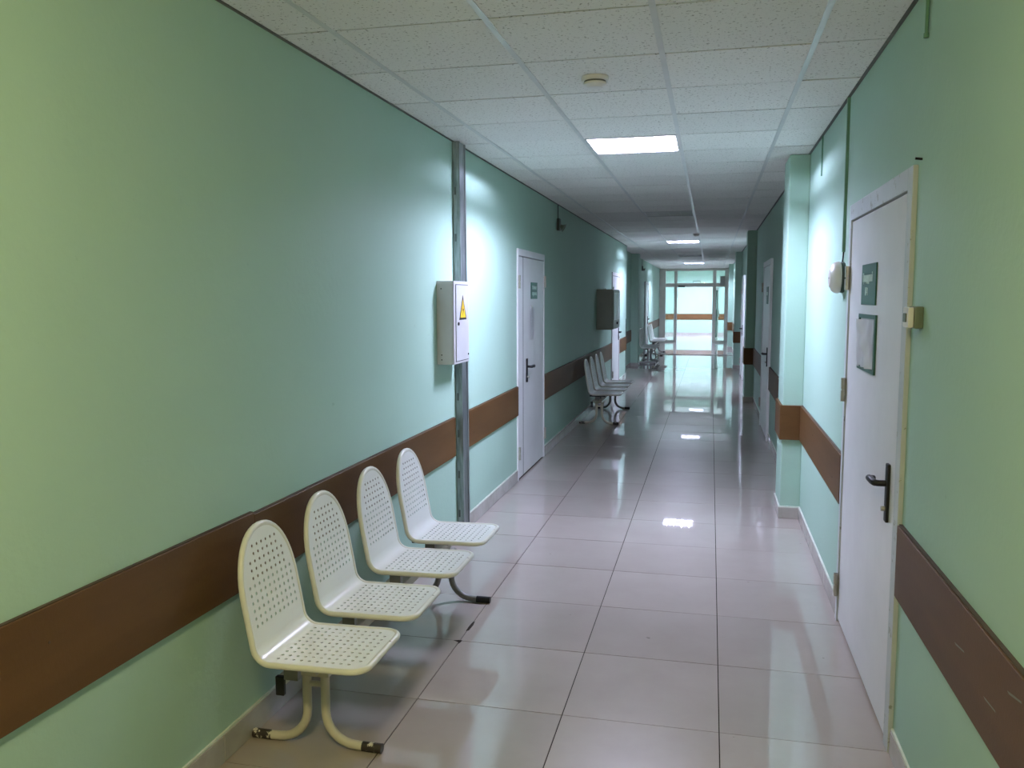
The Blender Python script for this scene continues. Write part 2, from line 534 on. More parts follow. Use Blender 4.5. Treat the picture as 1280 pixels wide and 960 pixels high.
# ------------------------------------------------------------------ brown guard boards along the walls
TR = [2]
def guard(side, y0, y1, za0, za1, zb0, zb1, label, x=None):
    """one board: bottom/top heights at its near and far ends"""
    s = 1 if side == 'L' else -1
    xw = x if x is not None else (XL if side == 'L' else XR)
    x1 = xw + s*.018
    bm = bmesh.new()
    lo = [(xw, y0, za0), (x1, y0, za0), (x1, y1, zb0), (xw, y1, zb0)]
    hi = [(xw, y0, za1), (x1, y0, za1), (x1, y1, zb1), (xw, y1, zb1)]
    hexa(bm, lo, hi)
    bmesh.ops.bevel(bm, geom=list(bm.edges), offset=.0015, segments=1, affect='EDGES')
    o = obj('trim_%d' % TR[0], bm, M['board']); recentre(o)
    TR[0] += 1
    tag(o, label, 'guard board', kind='structure')
    # raw edge along the top and bottom, and screws
    for q, (e0, e1, sg) in enumerate(((za1, zb1, 1), (za0, zb0, -1))):
        bm = bmesh.new()
        p = [(xw, y0, e0), (xw+s*.012, y0, e0), (xw+s*.012, y1, e1), (xw, y1, e1)]
        hexa(bm, p, [(a, b, c+sg*.0035) for a, b, c in p])
        bm.transform(Matrix.Translation(-o.location))
        obj('raw_edge', bm, M['board_edge'], o)
    n = max(1, int((y1-y0)/.9))
    for k in range(n):
        yy = y0 + .25 + k*.9
        if yy > y1-.05: break
        f = (yy-y0)/(y1-y0)
        zz = (za0+za1)/2*(1-f) + (zb0+zb1)/2*f + .04*(1 if k % 2 else -1)
        bm = bmesh.new()
        lathe(bm, [(.004, 0), (.004, .0012), (0, .0015)], Matrix.Translation(Vector((x1, yy, zz))-o.location) @ Matrix.Rotation(s*PI/2, 4, 'Y'), 8)
        obj('screw', bm, M['board_edge'], o)
    return o

guard('L', -3.0, 2.755, .625, .890, .578, .8445, 'brown laminate guard board low on the left wall, nearest the viewer')
guard('L', 2.757, 5.30, .574, .836, .585, .842, 'brown guard board on the left wall behind the four nearest seats')
guard('L', 5.49, 7.185, .586, .843, .597, .851, 'brown guard board between the steel channel and the white door on the left')
guard('L', 8.405, 14.415, .588, .846, .588, .846, 'brown guard board on the left wall behind the second row of seats')
guard('L', 15.625, 16.985, .588, .846, .588, .846, 'brightly lit short brown board past the fire cabinet')
guard('L', 17.0, 19.895, .60, .86, .60, .86, 'shaded brown board on the recessed left wall past the fire cabinet', x=XREC)
guard('L', 24.92, 31.0, .588, .846, .588, .846, 'brown guard board on the far left wall beside the glass partition', x=XREC)
guard('R', -3.0, 3.10, .588, .842, .588, .842, 'brown scratched guard board on the right wall, nearest the viewer')
guard('R', 4.44, 6.382, .590, .842, .592, .846, 'brown guard board between the near white door and first pillar on the right')
guard('R', 6.84, 9.845, .592, .846, .592, .846, 'shaded brown board on the right wall behind the first pillar')
guard('R', 11.155, 13.432, .592, .846, .592, .846, 'brown board on the right wall just before the second pillar')
guard('R', 13.89, 17.195, .592, .846, .592, .846, 'brown board on the right wall behind the second pillar')
guard('R', 20.16, 26.98, .592, .846, .592, .846, 'brown board on the right wall between the last two pillars')
bm = B((-3.0, 2.0, YF-.018, YF, .655, .905))
o = obj('trim_%d' % TR[0], bm, M['board']); recentre(o); TR[0] += 1
tag(o, 'orange brown guard board across the lobby wall behind the glass partition', 'guard board', kind='structure')
# scratches on the near right board
sc = [(1.75, .70, .74), (1.95, .775, .79), (2.35, .72, .73), (2.1, .69, .695)]
bo = [ob for ob in COL.objects if ob.get('label', '').startswith('brown scratched')][0]
for y, z0, z1 in sc:
    bm = bmesh.new()
    p = [(XR-.0181, y, z0), (XR-.0181, y+.012, z0+.003), (XR-.0181, y-.07, z1+.003), (XR-.0181, y-.075, z1)]
    prism(bm, p, (-.0004, 0, 0)); bm.transform(Matrix.Translation(-bo.location))
    o = obj('scratch', bm, M['plastic_old'], bo)

# ------------------------------------------------------------------ baseboards
def baseboard(name, label, x, s, segs, h=.095):
    root = thing(name, label, 'baseboard', (x, segs[0][0], 0), kind='structure')
    oy = segs[0][0]
    bmp = bmesh.new()
    for a, b, xx in segs:
        x0, x1 = sorted((xx-x, xx-x+s*.011))
        p0, p1 = sorted((xx-x, xx-x+s*.008))
        box(bmp, p0, p1, a-oy, b-oy, h+.0005, h+.009)
        # joints in line with the floor joints
        k = math.ceil((a-YT0)/.6009 + .05)
        cuts = [a]
        while YT0+k*.6009 < b-.06:
            cuts.append(YT0+k*.6009); k += 1
        cuts.append(b)
        for c, d in zip(cuts, cuts[1:]):
            if d-c < .02: continue
            obj('baseboard_tile', B((x0, x1, c-oy+.0015, d-oy-.0015, .0015, h+random.uniform(-.002, .001)), bev=.0012), M['plinth'], root)
    obj('putty_bead', bmp, M['putty'], root)
    return root
baseboard('baseboard_left', 'beige porcelain plinth tiles along the foot of the left wall', XL, 1,
          [(-.4, 7.185, XL), (8.405, 14.415, XL), (15.625, 16.99, XL), (17.01, 19.88, XREC), (20.32, 23.895, XREC), (24.905, 30.95, XREC)], .1)
baseboard('baseboard_right', 'beige porcelain plinth tiles along the foot of the right wall', XR, -1,
          [(-.4, 3.105, XR), (4.435, 6.385, XR), (6.83, 9.845, XR), (11.155, 13.435, XR), (13.88, 17.195, XR), (18.355, 19.70, XR), (20.15, 26.98, XR), (27.43, 30.95, XR)], .09)
o = obj('baseboard_far', B((-3.0, 2.0, YF-.012, YF, 0, .10)), M['plinth']); recentre(o)
tag(o, 'pale plinth along the foot of the lobby wall beyond the partition', 'baseboard', kind='structure')

# ------------------------------------------------------------------ doors
def Lm(x, y, z, s):
    """local frame on a wall face: X along the wall reading left to right, Y up, Z out of the wall. s=1 left wall, -1 right wall"""
    if s > 0:   # facing +x: reading direction is +y?  viewer looks towards -x, his right hand is +y
        m = Matrix(((0, 0, 1), (1, 0, 0), (0, 1, 0)))
    else:       # facing -x: viewer looks towards +x, his right hand is -y
        m = Matrix(((0, 0, -1), (-1, 0, 0), (0, 1, 0)))
    return Matrix.Translation((x, y, z)) @ m.to_4x4()

def lever_handle(parent, x, y, z, s, dir_y, plate=.22, mat=None, lever=.12):
    """s out-of-wall sign, dir_y where the lever points"""
    mat = mat or M['black']
    bm = B(*[tuple(sorted((x, x+s*.012))) + (y-.020, y+.020, z-plate*.66, z+plate*.34)], bev=.005, seg=2)
    pl = obj('handle', bm, mat, parent, True)
    pl['label'] = 'black lever door handle on its long plate'
    bm = bmesh.new()
    L = lever
    tube(bm, [(x+s*.01, y, z), (x+s*.04, y, z), (x+s*.05, y+dir_y*.008, z), (x+s*.053, y+dir_y*.03, z+.001),
              (x+s*.053, y+dir_y*(L-.02), z-.001), (x+s*.049, y+dir_y*L, z-.006), (x+s*.03, y+dir_y*(L+.012), z-.008)],
         [.012, .012, .013, .0135, .013, .0125, .011], 10)
    obj('lever', bm, mat, pl, True)
    bm = bmesh.new()
    lathe(bm, [(.010, 0), (.010, .012), (.008, .014)], Matrix.Translation((x+s*.012, y, z-.095)) @ Matrix.Rotation(s*PI/2, 4, 'Y'), 14)
    obj('lock_cylinder', bm, M['steel'], pl, True)
    return pl

def hinge(parent, x, y, z, s, h=.115, r=.012):
    bm = bmesh.new()
    tube(bm, [(x+s*.012, y, z-h/2), (x+s*.012, y, z-.004)], r, 12)
    tube(bm, [(x+s*.012, y, z+.004), (x+s*.012, y, z+h/2)], r, 12)
    tube(bm, [(x+s*.012, y, z-h/2), (x+s*.012, y, z+h/2)], r*.6, 8)
    o = obj('hinge', bm, M['steel'], parent, True)
    return o

def door(n, side, y0, y1, zt, label, leaf_splits, frame_mat='door', jambs=(.05, .05), head=.06, proud=.015, handle_at=None, hinges=(), handle_z=.97, hdir=1, x=None):
    s = 1 if side == 'L' else -1
    xw = x if x is not None else XL if side == 'L' else XR
    t = thing('door_%d' % n, label, 'door', (xw, (y0+y1)/2, 0), kind='structure')
    oy = (y0+y1)/2
    def bx(a, b, y_0, y_1, z0, z1):
        q = sorted((s*a, s*b)); return (q[0], q[1], y_0-oy, y_1-oy, z0, z1)
    jn, jf = jambs
    fr = obj('door_frame', B(bx(-.08, proud, y0, y0+jn, 0, zt), bx(-.08, proud, y1-jf, y1, 0, zt), bx(-.08, proud, y0+jn, y1-jf, zt-head, zt), bev=.003, seg=2), M[frame_mat], t)
    obj('rebate', B(bx(-.08, -.05, y0+jn, y1-jf, 0.006, zt-head)), M['door_line'], t)
    ys = [y0+jn+.003] + list(leaf_splits) + [y1-jf-.003]
    leaves = []
    for a, b in zip(ys, ys[1:]):
        lf = obj('door_leaf', B(bx(-.045, proud-.007, a+.003, b-.003, .014, zt-head-.007), bev=.003, seg=2), M['door'], t)
        leaves.append(lf)
    for q in leaf_splits:
        obj('leaf_gap_shade', B(bx(proud-.03, proud-.0062, q-.007, q+.007, .012, zt-head-.004)), M['door_line'], t)  # dark strip near the surface, painted as the shade between leaves
    if handle_at is not None:
        lever_handle(leaves[-1 if len(leaves) > 1 else 0], s*(proud-.007), handle_at-oy, handle_z, s, hdir)
    for hy, hz in hinges:
        hinge(t, s*(proud-.004), hy-oy, hz, s)
    return t

d1 = door(1, 'R', 3.11, 4.43, 2.075, 'white painted door on the right with green plate and black lever handle', [], 'frame_old', (.075, .045), .075, .016,
          3.305, [(4.385, 1.725), (4.385, 1.18), (4.385, .19)], .945, 1)
d2 = door(2, 'L', 7.19, 8.40, 2.06, 'pale door with narrow side leaf on the left wall past the steel channel', [7.42], 'door', (.028, .03), .06, .014,
          7.56, [(7.205, 1.77), (7.205, .25), (8.385, 1.79), (8.385, .25)], 1.0, 1)
door(3, 'L', 14.42, 15.62, 2.06, 'bright white door on the left wall just behind the fire cabinet', [], 'door', (.05, .05), .06, .02, 15.45, [(14.46, 1.75), (14.46, .3)], 1.0, -1)
door(4, 'L', 23.9, 24.9, 2.06, 'far white door edge on the left wall behind the flat-based bench', [], 'door', (.06, .06), .06, .05, 24.7, [], 1.0, -1, x=XREC)
door(5, 'R', 9.85, 11.15, 2.06, 'grey white door on the right between first and second pillars', [], 'door', (.06, .06), .06, .03, 10.05, [(11.1, 1.75), (11.1, .3)], .98, 1)
door(6, 'R', 17.2, 18.35, 2.06, 'white door edge on the right just behind the second pillar', [], 'door', (.06, .06), .06, .045, 17.4, [(18.3, 1.75), (18.3, 1.3), (18.3, .3)], 1.0, 1)

# ------------------------------------------------------------------ signs on doors
FX1 = XR-.009   # face of the near right door leaf
t = thing('door_plate', 'dark green plate with pale lettering on the near white door', 'sign', (FX1, 3.865, 1.60))
obj('plate', B((-.006, 0, -.165, .165, -.0, .155+.02), bev=.0015), M['green'], t)
text_mesh('Процедурный', .05, t, M['letter'], Lm(-.0065, .02, .115, -1), width=.225)
text_mesh('№1', .045, t, M['letter'], Lm(-.0065, .035, .055, -1))
t = thing('notice_frame', 'green framed pocket with a curled white sheet on the near white door', 'notice', (FX1, 3.865, 1.315))
hw, hh = .20, .245
obj('frame', B((-.008, 0, -hw, hw, 0, .018), (-.008, 0, -hw, hw, hh-.018, hh), (-.008, 0, -hw, -hw+.028, .018, hh-.018), (-.008, 0, hw-.028, hw, .018, hh-.018), bev=.001), M['green'], t)
obj('backing', B((-.002, 0, -hw+.028, hw-.028, .018, hh-.018)), M['film'], t)
bm = bmesh.new()   # curled sheet: bulges out of the pocket towards its far edge
NX, NZ = 22, 16
g = [[None]*(NZ+1) for _ in range(NX+1)]
for i in range(NX+1):
    for j in range(NZ+1):
        a, b = i/NX, j/NZ
        yy = -.168 + a*.338
        zz = .022 + b*.20 - .012*a*(1-b)
        fold = max(0, .16-abs(a-.15-.7*b))/.16
        xx = -.004 - .024*max(0, a-.45)**1.3*(.3+.7*b) - .022*fold - .007*math.sin(a*7+b*3)**2
        g[i][j] = bm.verts.new((xx, yy, zz))
for i in range(NX):
    for j in range(NZ):
        bm.faces.new((g[i][j], g[i+1][j], g[i+1][j+1], g[i][j+1]))
r = bmesh.ops.solidify(bm, geom=list(bm.faces), thickness=.0006)
obj('curled_sheet', bm, M['paper'], t, True)
# left door
FXL = XL+.008
t = thing('door_plate', 'grey green plate with two lines of lettering on the left door', 'sign', (FXL, 7.89, 1.62))
obj('plate', B((0, .006, -.14, .14, 0, .155), bev=.0015), M['green'], t)
text_mesh('Кабинет', .05, t, M['letter'], Lm(.0065, 0, .105, 1), width=.2)
text_mesh('врача', .05, t, M['letter'], Lm(.0065, 0, .05, 1), width=.2)
t = thing('paper_notice', 'translucent paper sheet taped under the plate on the left door', 'notice', (FXL, 7.80, 1.24))
bm = bmesh.new()
NX, NZ = 8, 8
g = [[bm.verts.new((.003+.012*math.sin(j/NZ*3.1)*(1-i/NX)+.003*math.sin(i*1.1), -.10+.2*i/NX, .31*j/NZ+.0*i)) for j in range(NZ+1)] for i in range(NX+1)]
for i in range(NX):
    for j in range(NZ): bm.faces.new((g[i][j], g[i+1][j], g[i+1][j+1], g[i][j+1]))
bmesh.ops.solidify(bm, geom=list(bm.faces), thickness=.0006)
obj('sheet', bm, M['paper'], t, True)
for z in (.305,):
    obj('tape', B((.0, .006, -.03, .03, z-.012, z+.015)), M['plastic'], t)
t = thing('door_plate', 'small plate on the far right door between the pillars', 'sign', (XR-.023, 10.3, 1.55))
obj('plate', B((-.006, 0, -.14, .14, 0, .2)), M['green'], t)
obj('lettering', B((-.0075, -.006, -.1, .1, .1, .14)), M['letter'], t)

# ------------------------------------------------------------------ perforated waiting bench
def seat_geometry():
    F = Vector((.292, .420)); V = Vector((-.088, .414)); T = Vector((-.166, .838))
    W = .177
    rad = .055
    d1 = (F-V).normalized(); d2 = (T-V).normalized()
    ang = d1.angle(d2)
    k = rad/math.tan(ang/2)
    A = V+d1*k; Bp = V+d2*k
    arc = rad*(PI-ang)
    L1 = (F-A).length; L2 = (T-Bp).length
    ctr = A + Vector((-d1.y, d1.x))*rad
    if (ctr-Bp).length > rad*1.2: ctr = A - Vector((-d1.y, d1.x))*rad
    a0 = math.atan2(A.y-ctr.y, A.x-ctr.x); a1 = math.atan2(Bp.y-ctr.y, Bp.x-ctr.x)
    while a1-a0 > PI: a1 -= 2*PI
    while a1-a0 < -PI: a1 += 2*PI
    tot = L1+arc+L2
    def P(t):   # arc-length -> (x,z), normal pointing to the sitter
        if t <= L1:
            p = F + (A-F).normalized()*t; n = Vector((-(A-F).normalized().y, (A-F).normalized().x))
            n = n if n.y > 0 else -n
            return p, n
        if t <= L1+arc:
            a = a0+(a1-a0)*(t-L1)/arc
            p = ctr+Vector((math.cos(a), math.sin(a)))*rad
            return p, (ctr-p).normalized()
        q = t-L1-arc
        p = Bp+(T-Bp).normalized()*q
        n = Vector((-(T-Bp).normalized().y, (T-Bp).normalized().x))
        n = n if n.x > 0 else -n
        return p, n
    return P, L1, arc, L2, tot, W
SP, SL1, SARC, SL2, STOT, SW = seat_geometry()

def seat_outline():
    rc = .055
    pts = []
    # right side going up: start at the front middle, counter-clockwise in (s,t)
    for k in range(9):
        a = -PI/2 + PI/2*k/8
        pts.append((SW-rc+rc*math.cos(a), rc+rc*math.sin(a)))
    lv = [.12, .2, .28] + [SL1+SARC*i/6 for i in range(7)] + [SL1+SARC+.05, SL1+SARC+.1]
    hA = .235
    tA = STOT-hA
    for t in lv: pts.append((SW, t))
    arch = []
    for k in range(0, 25):
        a = PI*k/24
        c, s_ = math.cos(a), math.sin(a)
        arch.append((SW*math.copysign(abs(c)**.92, c), tA+hA*abs(s_)**.95))
    pts += arch
    for t in reversed(lv): pts.append((-SW, t))
    for k in range(9):
        a = PI + PI/2*k/8
        pts.append((-SW+rc+rc*math.cos(a), rc+rc*math.sin(a)))
    return pts, lv, tA, hA

def seat_holes():
    H = []
    p = .0288
    t = .038
    while t < SL1-.004:
        for i in range(-5, 5):
            s = (i+.5)*p*1.06
            if t < .05 and abs(s) > SW-.05: continue
            H.append((s, t))
        t += p
    _, _, tA, hA = seat_outline()
    t = SL1+SARC+.062
    row = 0
    while t < STOT-.04:
        for i in range(-5, 5):
            s = (i+.5)*p*1.06
            if t > tA-.02:
                u = (t-tA)/hA
                lim = SW*math.sqrt(max(0, 1-u*u)) if u > 0 else SW
                if abs(s) > lim-.034: continue
            H.append((s, t))
        t += .0265
    return H

def make_seat_meshes():
    out, lv, tA, hA = seat_outline()
    H = seat_holes()
    hr = .0060
    co = [Vector(p) for p in out]
    n = len(out)
    ed = [(i, (i+1) % n) for i in range(n)]
    for t in lv:
        ia = min(range(n), key=lambda i: (out[i][0]-SW)**2+(out[i][1]-t)**2)
        ib = min(range(n), key=lambda i: (out[i][0]+SW)**2+(out[i][1]-t)**2)
        ed.append((ia, ib))
    for s, t in H:
        b = len(co)
        for k in range(6):
            co.append(Vector((s+hr*math.cos(PI/3*k+.3), t+hr*math.sin(PI/3*k+.3))))
        ed += [(b+k, b+(k+1) % 6) for k in range(6)]
    r = geometry.delaunay_2d_cdt(co, ed, [], 1, 1e-6)
    vs, fs = r[0], r[2]
    hs = {}
    for s, t in H: hs.setdefault((round(s/.03), round(t/.03)), []).append((s, t))
    def in_hole(c):
        i, j = round(c[0]/.03), round(c[1]/.03)
        for a in (-1, 0, 1):
            for b in (-1, 0, 1):
                for s, t in hs.get((i+a, j+b), ()):
                    if (c[0]-s)**2+(c[1]-t)**2 < (hr*.8)**2: return True
        return False
    bm = bmesh.new()
    top, bot = [], []
    th = .0022
    for v in vs:
        p, nn = SP(min(max(v[1], 0), STOT))
        top.append(bm.verts.new((p.x, v[0], p.y)))
        bot.append(bm.verts.new((p.x-nn.x*th, v[0], p.y-nn.y*th)))
    ecount = {}
    for f in fs:
        c = [sum(vs[i][k] for i in f)/len(f) for k in (0, 1)]
        if in_hole(c): continue
        try:
            bm.faces.new([top[i] for i in f]); bm.faces.new([bot[i] for i in reversed(f)])
        except ValueError:
            continue
        for k in range(len(f)):
            e = (f[k], f[(k+1) % len(f)])
            key = tuple(sorted(e)); ecount.setdefault(key, []).append(e)
    for key, l in ecount.items():
        if len(l) == 1:
            a, b = l[0]
            bm.faces.new((top[b], top[a], bot[a], bot[b]))
    loose = [v for v in bm.verts if not v.link_faces]
    bmesh.ops.delete(bm, geom=loose, context='VERTS')
    # rolled edge
    rim = bmesh.new()
    pts = []
    for s, t in out:
        p, nn = SP(min(max(t, 0), STOT))
        pts.append((p.x-nn.x*.0075, s, p.y-nn.y*.0075))
    pp = [pts[0]]
    for q in pts[1:]:
        if (Vector(q)-Vector(pp[-1])).length > .002: pp.append(q)
    if (Vector(pp[0])-Vector(pp[-1])).length < .002: pp.pop()
    pp.append(pp[0])
    tube(rim, pp, .0112, 12)
    return bm, rim

def leg_pieces(dark=False):
    r = .0165
    tubes, caps = [], []
    for sgn, xe in ((-1, -.258), (1, .253)):
        pts = [(sgn*.036, 0, .285), (sgn*.036, 0, .20)]
        R = .115
        cx, cz = sgn*(.036+R), r+R+.002
        pts = [(sgn*.036, 0, .285), (sgn*.036, 0, (cz+.285)/2)]
        for k in range(0, 9):
            a = PI/2*k/8
            pts.append((cx-sgn*R*math.cos(a), 0, cz-R*math.sin(a)))
        xc = xe-sgn*.075
        pts.append((xc, 0, r+.0005))
        tubes.append(pts)
        caps.append([(xc, 0, r+.0005), (xe, 0, r+.0005)])
    return tubes, caps, r

def make_bench(label, group, y0, dark=False):
    """y0 = y of the near leg; seats run on along the wall"""
    t = thing('waiting_bench', label, 'bench', (-1.375, y0, 0), group)
    lm = M['cream_leg']
    sb, rb = make_seat_meshes()
    seat0 = obj('seat', sb, M['cream'], t, True)
    rim0 = obj('rim', rb, M['cream_rim'], seat0, True)
    rim0['label'] = 'chipped rolled rim of the seat'
    seat0.location = (0, -.065, 0)
    for k in (1, 2, 3):
        s_ = dup(seat0, t); s_.location = (0, -.065+(.475, .985, 1.478)[k-1], 0)
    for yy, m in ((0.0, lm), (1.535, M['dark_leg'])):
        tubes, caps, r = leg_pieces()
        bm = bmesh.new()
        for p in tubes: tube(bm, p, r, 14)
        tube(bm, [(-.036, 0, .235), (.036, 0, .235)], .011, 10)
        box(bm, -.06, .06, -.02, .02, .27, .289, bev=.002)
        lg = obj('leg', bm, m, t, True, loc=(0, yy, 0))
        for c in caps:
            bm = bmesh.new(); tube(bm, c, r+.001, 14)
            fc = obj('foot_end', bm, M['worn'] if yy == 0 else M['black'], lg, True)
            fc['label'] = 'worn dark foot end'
    obj('beam', B((-.095, -.068, -.10, 1.62, .268, .303), bev=.004, seg=2), M['cream_leg'], t)
    obj('beam', B((-.038, .030, -.06, 1.60, .289, .330), bev=.004, seg=2), M['cream_leg'], t)
    for q in ((-.098, -.065, -.118, -.10, .235, .306), (-.098, -.065, 1.62, 1.635, .265, .306)):
        obj('beam_cap', B(q, bev=.003), M['black'], t)
    for k in range(4):
        yc = (-.065, .41, .92, 1.413)[k]
        for d in (-.10, .10):
            obj('seat_bracket', B((-.10, .10, yc+d-.02, yc+d+.02, .378, .394), bev=.003), M['black'], t)
            obj('bracket_post', B((-.03, .022, yc+d-.012, yc+d+.012, .328, .379)), M['dark_leg'], t)
    return t
bench1 = make_bench('cream perforated four-seat bench nearest the viewer, under the left guard board', 'perforated metal benches', 2.70)
b2 = dup(bench1); b2.location = (-1.375, 10.74, 0)
b2['label'] = 'second perforated four-seat bench, in the dark between left door and fire cabinet'
b3 = dup(bench1); b3.location = (-1.53, 23.75, 0)
b3['label'] = 'farthest perforated bench with curved legs, near the glass partition'

# flat-based bench with square backs
def make_flat_bench():
    t = thing('flat_base_bench', 'grey perforated bench with square backs and flat T-shaped feet, far left', 'bench', (-1.48, 20.82, 0), 'perforated metal benches')
    prof = [(.26, .44), (.235, .425), (.12, .415), (-.08, .41), (-.125, .425), (-.148, .47), (-.162, .56), (-.175, .70), (-.195, .80), (-.21, .85)]
    def make():
        bm = bmesh.new()
        hw = .235
        rows = []
        for x, z in prof:
            k = hw if z < .8 else hw-.025*(z-.8)/.05*1.2
            rows.append([bm.verts.new((x, -k+2*k*i/6, z)) for i in range(7)])
        for a, b in zip(rows, rows[1:]):
            for i in range(6): bm.faces.new((a[i], a[i+1], b[i+1], b[i]))
        bmesh.ops.solidify(bm, geom=list(bm.faces), thickness=.012)
        return bm
    s0 = obj('seat', make(), M['boxgrey'], t, True)
    bm = bmesh.new()
    for sy in (-1, 1):
        tube(bm, [(x, sy*.235 if z < .8 else sy*(.235-.03*(z-.8)/.05), z-.004) for x, z in prof], .011, 8)
    tube(bm, [(-.21, -.205, .846), (-.21, .205, .846)], .011, 8)
    obj('rim', bm, M['cream_rim'], s0, True)
    s0.location = (0, -.28, 0)
    for k in (1, 2):
        c = dup(s0, t); c.location = (0, -.28+.53*k, 0)
    for y in (0, 1.0):
        lg = obj('leg', B((-.02, .03, y-.025, y+.025, .05, .37), (-.21, .19, y-.03, y+.03, .008, .05), bev=.004), M['boxgrey'], t)
        for q in ((-.20, -.17, y-.02, y+.02, 0, .0085), (.15, .18, y-.02, y+.02, 0, .0085)):
            obj('foot_pad', B(q), M['black'], lg)
    obj('beam', B((-.035, .045, -.45, 1.02, .37, .41), bev=.003), M['dark_leg'], t)
    return t
make_flat_bench()

# ------------------------------------------------------------------ steel channel and electrical box
t = thing('steel_channel', 'galvanised steel cable channel running floor to ceiling beside the electrical box', 'cable channel', (XL+.003, 5.42, 0))
def sh(y, z): return y + (.5 - z/ZC)*.045
for (x0, x1, a, b, mt, nm) in ((0, .004, -.07, .075, 'galv', 'back_plate'), (.004, .042, -.072, -.066, 'galv', 'side_flange'), (.004, .042, .068, .074, 'galv', 'side_flange'),
                               (.030, .042, -.066, .068, 'galv', 'cover'), (.042, .047, -.072, -.048, 'galv', 'lip'), (.042, .047, .05, .074, 'galv', 'lip')):
    bm = bmesh.new()
    lo = [(x0, sh(a, 0), .002), (x1, sh(a, 0), .002), (x1, sh(b, 0), .002), (x0, sh(b, 0), .002)]
    z = ZC-.004
    hi = [(x0, sh(a, z), z), (x1, sh(a, z), z), (x1, sh(b, z), z), (x0, sh(b, z), z)]
    hexa(bm, lo, hi)
    obj(nm, bm, M[mt], t)
for zz in (.15, .42, .7, .95, 2.0, 2.3):
    obj('slot_shade_plate', B((.010, .022, sh(-.0735, zz), sh(-.0725, zz), zz, zz+.05)), M['galv_dark'], t)  # thin dark plate painted in for the shade of an open slot

t = thing('electrical_box', 'grey electrical distribution box with yellow warning triangle on the left wall', 'electrical box', (XL, 5.147, 1.22))
D, hw, hh = .112, .166, .518
obj('body', B((0, D-.006, -hw, hw, 0, hh), bev=.003, seg=2), M['boxgrey'], t)
dr = obj('door', B((D-.006, D-.001, -hw, hw, 0, hh), bev=.002), M['boxgrey'], t)
obj('door_gap_shade', B((D-.0012, D-.0002, -hw+.032, hw-.02, .014, hh-.02)), M['door_line'], dr)  # dark sheet painted as the shade around the raised panel
obj('door_panel', B((D-.001, D+.004, -hw+.037, hw-.025, .019, hh-.025), bev=.001), M['boxgrey'], dr)
bm = bmesh.new(); lathe(bm, [(.011, 0), (.011, .006), (.006, .008)], Matrix.Translation((D+.004, -hw+.075, .252)) @ Matrix.Rotation(PI/2, 4, 'Y'), 14)
obj('lock', bm, M['black'], dr, True)
bm = bmesh.new(); lathe(bm, [(.006, 0), (.006, .004), (.003, .005)], Matrix.Translation((D+.004, hw-.04, .05)) @ Matrix.Rotation(PI/2, 4, 'Y'), 10)
obj('screw', bm, M['black'], dr, True)
sg = obj('warning_sign', (lambda bm: (prism(bm, [(D+.0042, -.070, .275), (D+.0042, .090, .275), (D+.0042, .010, .430)], (.001, 0, 0)), bm)[1])(bmesh.new()), M['black'], dr)
sg['label'] = 'yellow warning triangle with a black lightning bolt'
obj('triangle', (lambda bm: (prism(bm, [(D+.0053, -.049, .289), (D+.0053, .069, .289), (D+.0053, .010, .404)], (.0006, 0, 0)), bm)[1])(bmesh.new()), M['yellow'], t)
bm = bmesh.new()
prism(bm, [(D+.006, .018, .375), (D+.006, -.004, .332), (D+.006, .008, .334), (D+.006, .004, .296), (D+.006, .026, .344), (D+.006, .012, .342)], (.0006, 0, 0))
obj('lightning_bolt', bm, M['black'], t)
for zz in (.03, .06, .47):
    bm = bmesh.new(); lathe(bm, [(.004, 0), (.004, .003)], Matrix.Translation((.03, -hw-.003, zz)) @ Matrix.Rotation(PI/2, 4, 'X') @ Matrix.Translation((0, 0, -.003)), 8)
    obj('side_screw', bm, M['black'], t)

# ------------------------------------------------------------------ fire hose cabinet
t = thing('fire_cabinet', 'grey metal fire cabinet with glazed front on the left wall', 'cabinet', (XL, 12.95, 1.15))
D, hw, hh = .235, .455, .60
obj('body', B((0, D, -hw, hw, 0, hh), bev=.004), M['cabgrey'], t)
dr = obj('door', B((D, D+.016, -hw+.01, hw-.01, .01, hh-.01), bev=.003), M['cabgrey'], t)
for a, b in ((-hw+.07, -.02), (.02, hw-.07)):
    wf = obj('window_frame', B((D+.016, D+.022, a, b, .14, .15), (D+.016, D+.022, a, b, hh-.06, hh-.05), (D+.016, D+.022, a, a+.012, .15, hh-.06), (D+.016, D+.022, b-.012, b, .15, hh-.06)), M['plastic'], dr)
    obj('pane', B((D+.016, D+.019, a+.012, b-.012, .15, hh-.06)), M['film'], dr)
obj('latch', B((D+.016, D+.035, -.012, .012, .07, .11), bev=.003), M['black'], dr)
obj('conduit', B((.02, .05, .30, .33, hh, hh+.02)), M['plastic'], t)

# corner guard at the end of the lit wall
o = obj('corner_guard', B((XL, XL+.006, 16.955, 17.006, .11, 1.2), (XL-.03, XL, 17.0005, 17.006, .11, 1.2)), M['darkgreen']); recentre(o)
tag(o, 'narrow dark corner guard on the wall end past the fire cabinet', 'corner guard')

